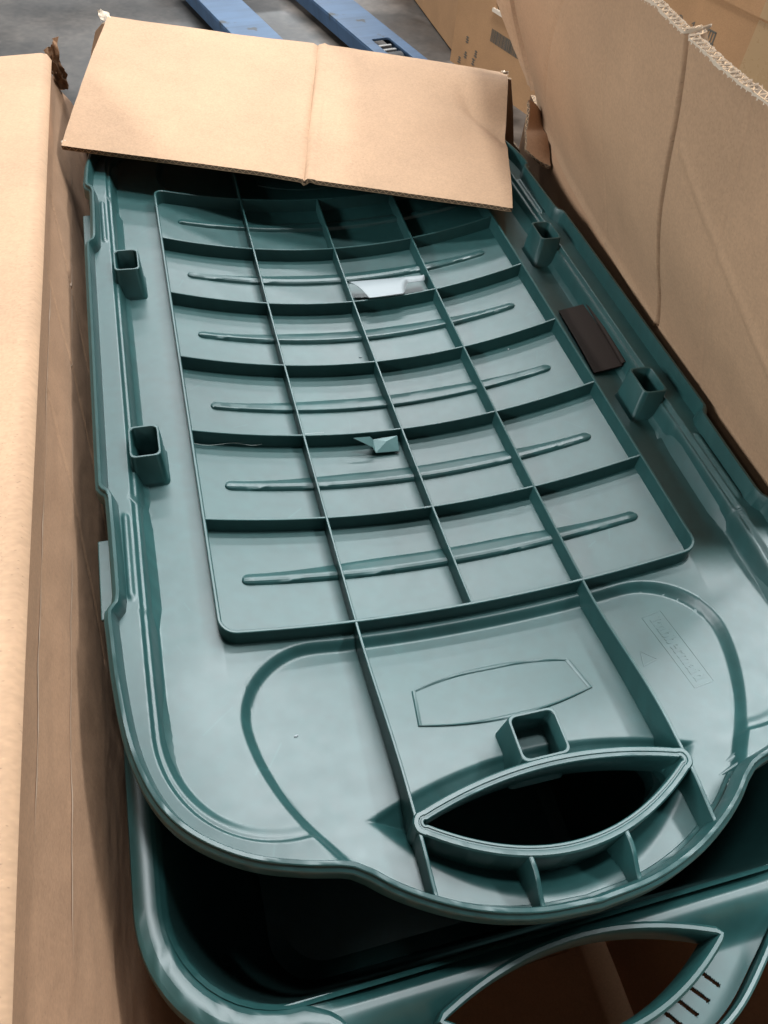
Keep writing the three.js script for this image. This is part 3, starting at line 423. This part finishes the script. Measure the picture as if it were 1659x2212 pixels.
// ---------------------------------------------------------------- small things lying on the lid
{ // pale scrap, its near edge lying on a cross rib
  const f = (u, v) => { const x = mix(0.006, 0.094, u), zt = mix(0.062, 0.070, u) , zb = 0.1040 - 0.022 * ss(0.60, 0.76, u) - 0.004 * ss(0.97, 1, u); const xx = x - 0.002 + (1 - u) * 0.014 * v * ss(0.4, 0, u) ; const z = mix(zt, zb, v); const yf = mix(-0.0385 + 0.006 * u, ribTop(x, 0.102) + 0.0035, Math.pow(v, 0.8) * ((zb - zt) / 0.04)); return [xx, yf + 0.003 * Math.sin(v * Math.PI), z]; };
  const b = board((u, v) => f(u, 1 - v), 50, 14, -0.0006, 0.09, 0.04); const m = part('plastic_scrap', mergeGeometries([b.face, b.edge]), scrapPale, null); tag(m, 'pale curved plastic scrap lying against a cross rib of the lid', 'scrap');
}
{ // folded green scrap
  const P = (p, Y) => onY(p[0], p[1], Y); const tri = (L) => { const pos = []; for (const q of L) pos.push(q[0], q[1] + BASE, q[2]); return pos; };
  const a = P([763, 946], -0.0312), b = P([799, 943], -0.0325), c = P([805, 966], -0.0395), b2 = P([806, 949], -0.0410), d = P([858, 941], -0.0385), e = P([862, 974], -0.0470), g = P([812, 978], -0.0455), m1 = P([835, 953], -0.0400);
  const top = [[a, c, b], [b, c, b2], [b2, c, g], [b2, g, m1], [m1, g, e], [m1, e, d], [b2, m1, d]].flatMap(tri), geo = new THREE.BufferGeometry(); geo.setAttribute('position', new THREE.Float32BufferAttribute(top, 3)); geo.computeVertexNormals(); planarUV(geo);
  const g2 = geo.clone(); g2.translate(0.0006, -0.0016, -0.0006); const sides = []; const R = [a, c, g, e, d, b2, b]; for (let i = 0; i < R.length; i++) { const p = R[i], q = R[(i + 1) % R.length], lo = (k) => [k[0] + 0.0006, k[1] - 0.0016, k[2] - 0.0006]; sides.push(...tri([p, lo(p), q]), ...tri([q, lo(p), lo(q)])); } const gs = new THREE.BufferGeometry(); gs.setAttribute('position', new THREE.Float32BufferAttribute(sides, 3)); gs.computeVertexNormals(); planarUV(gs);
  const sm = new THREE.MeshPhysicalMaterial({ color: new THREE.Color().setRGB(0.085, 0.17, 0.168), roughness: 0.45, side: THREE.DoubleSide }); const m = part('plastic_scrap', mergeGeometries([geo, g2, gs]), sm, null); tag(m, 'small folded green plastic scrap in a lid cell', 'scrap');
}
{ // one long hair across the cells
  const c = new THREE.CatmullRomCurve3([[412, 957], [450, 962], [505, 957], [550, 962], [600, 948], [650, 938], [700, 934]].map(([x, y], i) => { let p = onY(x, y, -0.03); p = onY(x, y, Math.max(floorY(p[0], p[2]), -0.06) + 0.004); return new THREE.Vector3(p[0], p[1] + BASE, p[2]); }));
  const m = part('hair', new THREE.TubeGeometry(c, 60, 0.00016, 4), hair, null); tag(m, 'thin pale hair lying across two lid cells', 'hair');
}
[[778, 772], [1098, 755], [930, 1110], [852, 898], [1010, 905], [640, 1590]].forEach(([x, y], i) => { let p = onY(x, y, -0.035); for (let k = 0; k < 6; k++) p = onY(x, y, floorY(p[0], p[2])); const g = new THREE.IcosahedronGeometry(0.0011, 0); g.scale(1.8, 0.5, 0.8); g.rotateY(i * 1.3); g.translate(p[0], p[1] + BASE + 0.0005, p[2]); const m = part('paper_crumb', g, scrapPale, null); tag(m, 'tiny pale paper crumb on the lid', 'crumb', 'crumbs scattered on the lid'); });
{ // dark brown strip lying in the right-hand channel
  const f = (u, v) => { const z = mix(0.178, 0.283, u), x = mix(0.2180, 0.2490, v) - 0.004 * u; return [x, -0.0150 + 0.006 * v + 0.001 * Math.sin(u * 3), z]; };
  const b = board((u, v) => f(u, 1 - v), 24, 10, -0.0016, 0.12, 0.04); const t = thing('plastic_strip', 'dark brown plastic strip lying between two sockets by the right wall', 'strip', [0.235, BASE - 0.012, 0.227]);
  part('plate', mergeGeometries([b.face, b.edge]), brownPlastic, t);
  const c = new THREE.CatmullRomCurve3([0, 0.5, 1].map((u) => { const p = f(u, 1); return new THREE.Vector3(p[0] + 0.001, p[1] + BASE + 0.0022, p[2]); })); part('rolled_edge', planarUV(new THREE.TubeGeometry(c, 12, 0.0026, 8)), brownPlastic, t);
}

// ---------------------------------------------------------------- pallet truck on the floor behind
{
  const t = thing('pallet_truck', 'blue pallet truck forks resting on the concrete floor behind the carton', 'pallet truck', [0.45, 0, -3.1]);
  const dir = new THREE.Vector2(0.25, 1).normalize(), ang = Math.atan2(dir.x, dir.y);
  const place = (g, x, z) => { g.rotateY(ang); g.translate(x, 0, z); return g; };
  // fork: x across, z along, its tip at +z
  const fork = (tx, tz) => {
    const Lf = 1.2, w = 0.168, s = new THREE.Shape(); s.moveTo(-w / 2, 0); s.lineTo(w / 2, 0); s.lineTo(w / 2, Lf - 0.10); s.quadraticCurveTo(w / 2, Lf, 0, Lf); s.quadraticCurveTo(-w / 2, Lf, -w / 2, Lf - 0.10); s.closePath();
    const h = new THREE.Path(); const hw = 0.042, h0 = Lf - 0.42, h1 = Lf - 0.22, r = 0.014; h.moveTo(-hw + r, h0); h.lineTo(hw - r, h0); h.quadraticCurveTo(hw, h0, hw, h0 + r); h.lineTo(hw, h1); h.lineTo(-hw, h1); h.lineTo(-hw, h0 + r); h.quadraticCurveTo(-hw, h0, -hw + r, h0); s.holes.push(h);
    const g = new THREE.ExtrudeGeometry(s, { depth: 0.006, bevelEnabled: true, bevelSize: 0.003, bevelThickness: 0.002, bevelSegments: 2, curveSegments: 8 }); g.rotateX(Math.PI / 2); g.translate(0, 0.082, -Lf);
    const sides = [-1, 1].map((k) => boxAt(0.007, 0.052, Lf - 0.10, k * (w / 2 + 0.001), 0.052, -Lf / 2 - 0.05, 0.003).toNonIndexed());
    const gg = mergeGeometries([g.index ? g.toNonIndexed() : g, ...sides].map((q) => { for (const k of Object.keys(q.attributes)) if (!['position', 'normal', 'uv'].includes(k)) q.deleteAttribute(k); return q; }));
    const m = part('fork', place(planarUV(gg), tx, tz), bluePaint, t);
    const wheel = new THREE.CylinderGeometry(0.037, 0.037, 0.07, 24); wheel.rotateZ(Math.PI / 2); wheel.translate(0, 0.038, -0.30); part('roller', place(wheel, tx, tz), rubber, m);
    for (const dz of [-0.385, -0.345]) { const b = boxAt(0.074, 0.012, 0.014, 0, 0.064, dz, 0.003); part('cross_bar', place(b, tx, tz), steel, m); }
  };
  const e1 = [0.40, -1.98], e2 = [0.860, -2.06];
  fork(...e1); fork(...e2);
  const bx = boxAt(0.70, 0.14, 0.12, 0, 0.12, 0, 0.02); bx.rotateY(ang); bx.translate(0.30, 0, -3.34); part('chassis', bx, bluePaint, t);
  const hd = new THREE.CylinderGeometry(0.02, 0.02, 1.0, 16); hd.rotateX(-0.3); hd.translate(0.28, 0.66, -3.55); part('tiller', hd, bluePaint, t);
  for (const k of [-0.09, 0.09]) { const wl = new THREE.CylinderGeometry(0.09, 0.09, 0.05, 24); wl.rotateZ(Math.PI / 2); wl.translate(0.28 + k, 0.09, -3.46); part('steering_wheel', wl, rubber, t); }
}

// ---------------------------------------------------------------- other cartons behind on the right
function cartonBlock(name, label, origin, turn, w, h, d) { const t = thing(name, label, 'carton', origin); return { t, turn, w, h, d }; }
{ // near carton: its long face carries a bar code, a hand hole, stamped characters and tape
  const th = 73 * Math.PI / 180, dx = Math.cos(th), dz = Math.sin(th), C0 = [1.067, -2.456];
  const t = thing('shipping_carton', 'tall tan shipping carton with bar code, hand hole and brown tape, behind the torn flap', 'carton', [C0[0], 0, C0[1]]);
  const W = 2.3, H = 1.25, D = 0.8;
  // face with the hand hole cut through
  const s = new THREE.Shape(); s.moveTo(0, 0); s.lineTo(W, 0); s.lineTo(W, H); s.lineTo(0, H); s.closePath();
  const hh = new THREE.Path(); const hx0 = 0.232, hx1 = 0.365, hy0 = 0.265, hy1 = 0.312, r = 0.02; hh.moveTo(hx0 + r, hy0); hh.lineTo(hx1 - r, hy0); hh.quadraticCurveTo(hx1, hy0, hx1, hy0 + r); hh.quadraticCurveTo(hx1, hy1, hx1 - r, hy1); hh.lineTo(hx0 + r, hy1); hh.quadraticCurveTo(hx0, hy1, hx0, hy1 - r); hh.lineTo(hx0, hy0 + r); hh.quadraticCurveTo(hx0, hy0, hx0 + r, hy0); s.holes.push(hh);
  const place = (g) => { const p = g.attributes.position; for (let i = 0; i < p.count; i++) { const a = p.getX(i), y = p.getY(i), o = p.getZ(i); p.setXYZ(i, C0[0] + dx * a - dz * o, y, C0[1] + dz * a + dx * o); } g.computeVertexNormals(); return g; };
  const f = new THREE.ExtrudeGeometry(s, { depth: 0.006, bevelEnabled: false, curveSegments: 6 }); f.translate(0, 0, -0.006);
  part('face', place(f), goldKraft, t);
  const plain = (w, h, d, x, y, z) => { const g = new THREE.BoxGeometry(w, h, d).toNonIndexed(); const p = g.attributes.position, n = g.attributes.normal, uv = g.attributes.uv; for (let i = 0; i < p.count; i++) { const ax = Math.abs(n.getX(i)) > 0.5; uv.setXY(i, ax ? p.getZ(i) : p.getX(i), Math.abs(n.getY(i)) > 0.5 ? p.getZ(i) : p.getY(i)); } g.translate(x, y, z); return place(g); };
  part('side', plain(0.006, H, D, 0.003, H / 2, -0.0065 - D / 2), goldKraft, t); part('side', plain(0.006, H, D, W - 0.003, H / 2, -0.0065 - D / 2), goldKraft, t); part('back', plain(W, H, 0.006, W / 2, H / 2, -D - 0.01), goldKraft, t); part('top', plain(W, 0.006, D, W / 2, H + 0.004, -D / 2), goldKraft, t);
  // seam between the two halves of the face and the folded lower edge of the hand hole
  part('seam_flap', plain(W - 0.02, H - 0.60, 0.004, W / 2, 0.60 + (H - 0.60) / 2, 0.0025), goldKraft, t, 'upper face panel, its lower edge lapping over');
  part('hole_edge', plain(0.15, 0.012, 0.010, 0.298, 0.262, 0.004), paperTorn, t, 'pale torn edge below the hand hole');
  part('packing_tape', plain(0.30, 0.52, 0.0008, 1.475, 0.335, 0.0012), tapeMat, t, 'wide brown packing tape');
  part('packing_tape', plain(0.30, 0.30, 0.0008, 1.475, 0.752, 0.0055), tapeMat, t, 'wide brown packing tape');
  // printed bar code
  const bars = []; let x = 0.232; while (x < 0.408) { const w = 0.0012 + Math.floor(rnd() * 3) * 0.0012; const g = new THREE.BoxGeometry(w, 0.044, 0.0006); g.translate(x + w / 2, 0.178, 0.0009); bars.push(g); x += w + 0.0012 + Math.floor(rnd() * 2) * 0.0010; }
  part('bar_code', place(mergeGeometries(bars)), ink, t, 'printed bar code');
  for (const [mx, my] of [[0.094, 0.112], [0.097, 0.057], [0.160, 0.083], [0.062, 0.026], [0.152, 0.051]]) { const marks = []; for (let k = 0; k < 3; k++) { const g = new THREE.BoxGeometry(0.014 + 0.010 * rnd(), 0.004, 0.0006); g.translate(mx, my + (k - 1) * 0.009, 0.0009); marks.push(g); } const g = new THREE.BoxGeometry(0.004, 0.026, 0.0006); g.translate(mx, my, 0.0011); marks.push(g); part('printed_mark', place(mergeGeometries(marks)), ink, t); }
  const font = await new FontLoader().loadAsync('fonts/droid/droid_sans_mono_regular.typeface.json');
  ['8', '', '1', '0'].forEach((ch, i) => { if (!ch) return; const tg = new TextGeometry(ch, { font, size: 0.030, depth: 0.0006, curveSegments: 3, bevelEnabled: false }); tg.translate(1.055 + i * 0.027, 0.492, 0.0006); part('stamped_digit', place(tg), ink, t); });
  const bx = []; const bar = (a, b, w, h) => { const g = new THREE.BoxGeometry(w, h, 0.0006); g.translate(1.192 + a, 0.507 + b, 0.0009); bx.push(g); }; bar(0, 0.014, 0.034, 0.005); bar(0, -0.015, 0.040, 0.005); bar(-0.015, 0, 0.005, 0.030); bar(0.015, 0, 0.005, 0.030); bar(-0.005, 0, 0.004, 0.028); bar(0.005, 0, 0.004, 0.028); part('stamped_character', place(mergeGeometries(bx)), ink, t, 'stamped boxed character');
}
{ // carton behind it: only its left face shows
  const t = thing('shipping_carton', 'plain tan shipping carton standing beside the pallet truck forks', 'carton', [1.5, 0, -3.3]);
  const g = boxAt(0.80, 1.2, 1.45, 1.502, 0.602, -3.265, 0.006); const p = g.attributes.position, uv = new Float32Array(p.count * 2); for (let i = 0; i < p.count; i++) { uv[2 * i] = p.getX(i) + p.getZ(i); uv[2 * i + 1] = p.getY(i); } g.setAttribute('uv', new THREE.BufferAttribute(uv, 2)); part('carton_body', g, goldKraft, t);
  part('packing_tape', new THREE.BoxGeometry(0.06, 0.0006, 1.40).translate(1.5, 1.2028, -3.265), tapeMat, t);
}
scene.traverse((o) => { if (o.isMesh) { o.castShadow = o.receiveShadow = true; } });
renderer.render(scene, camera);
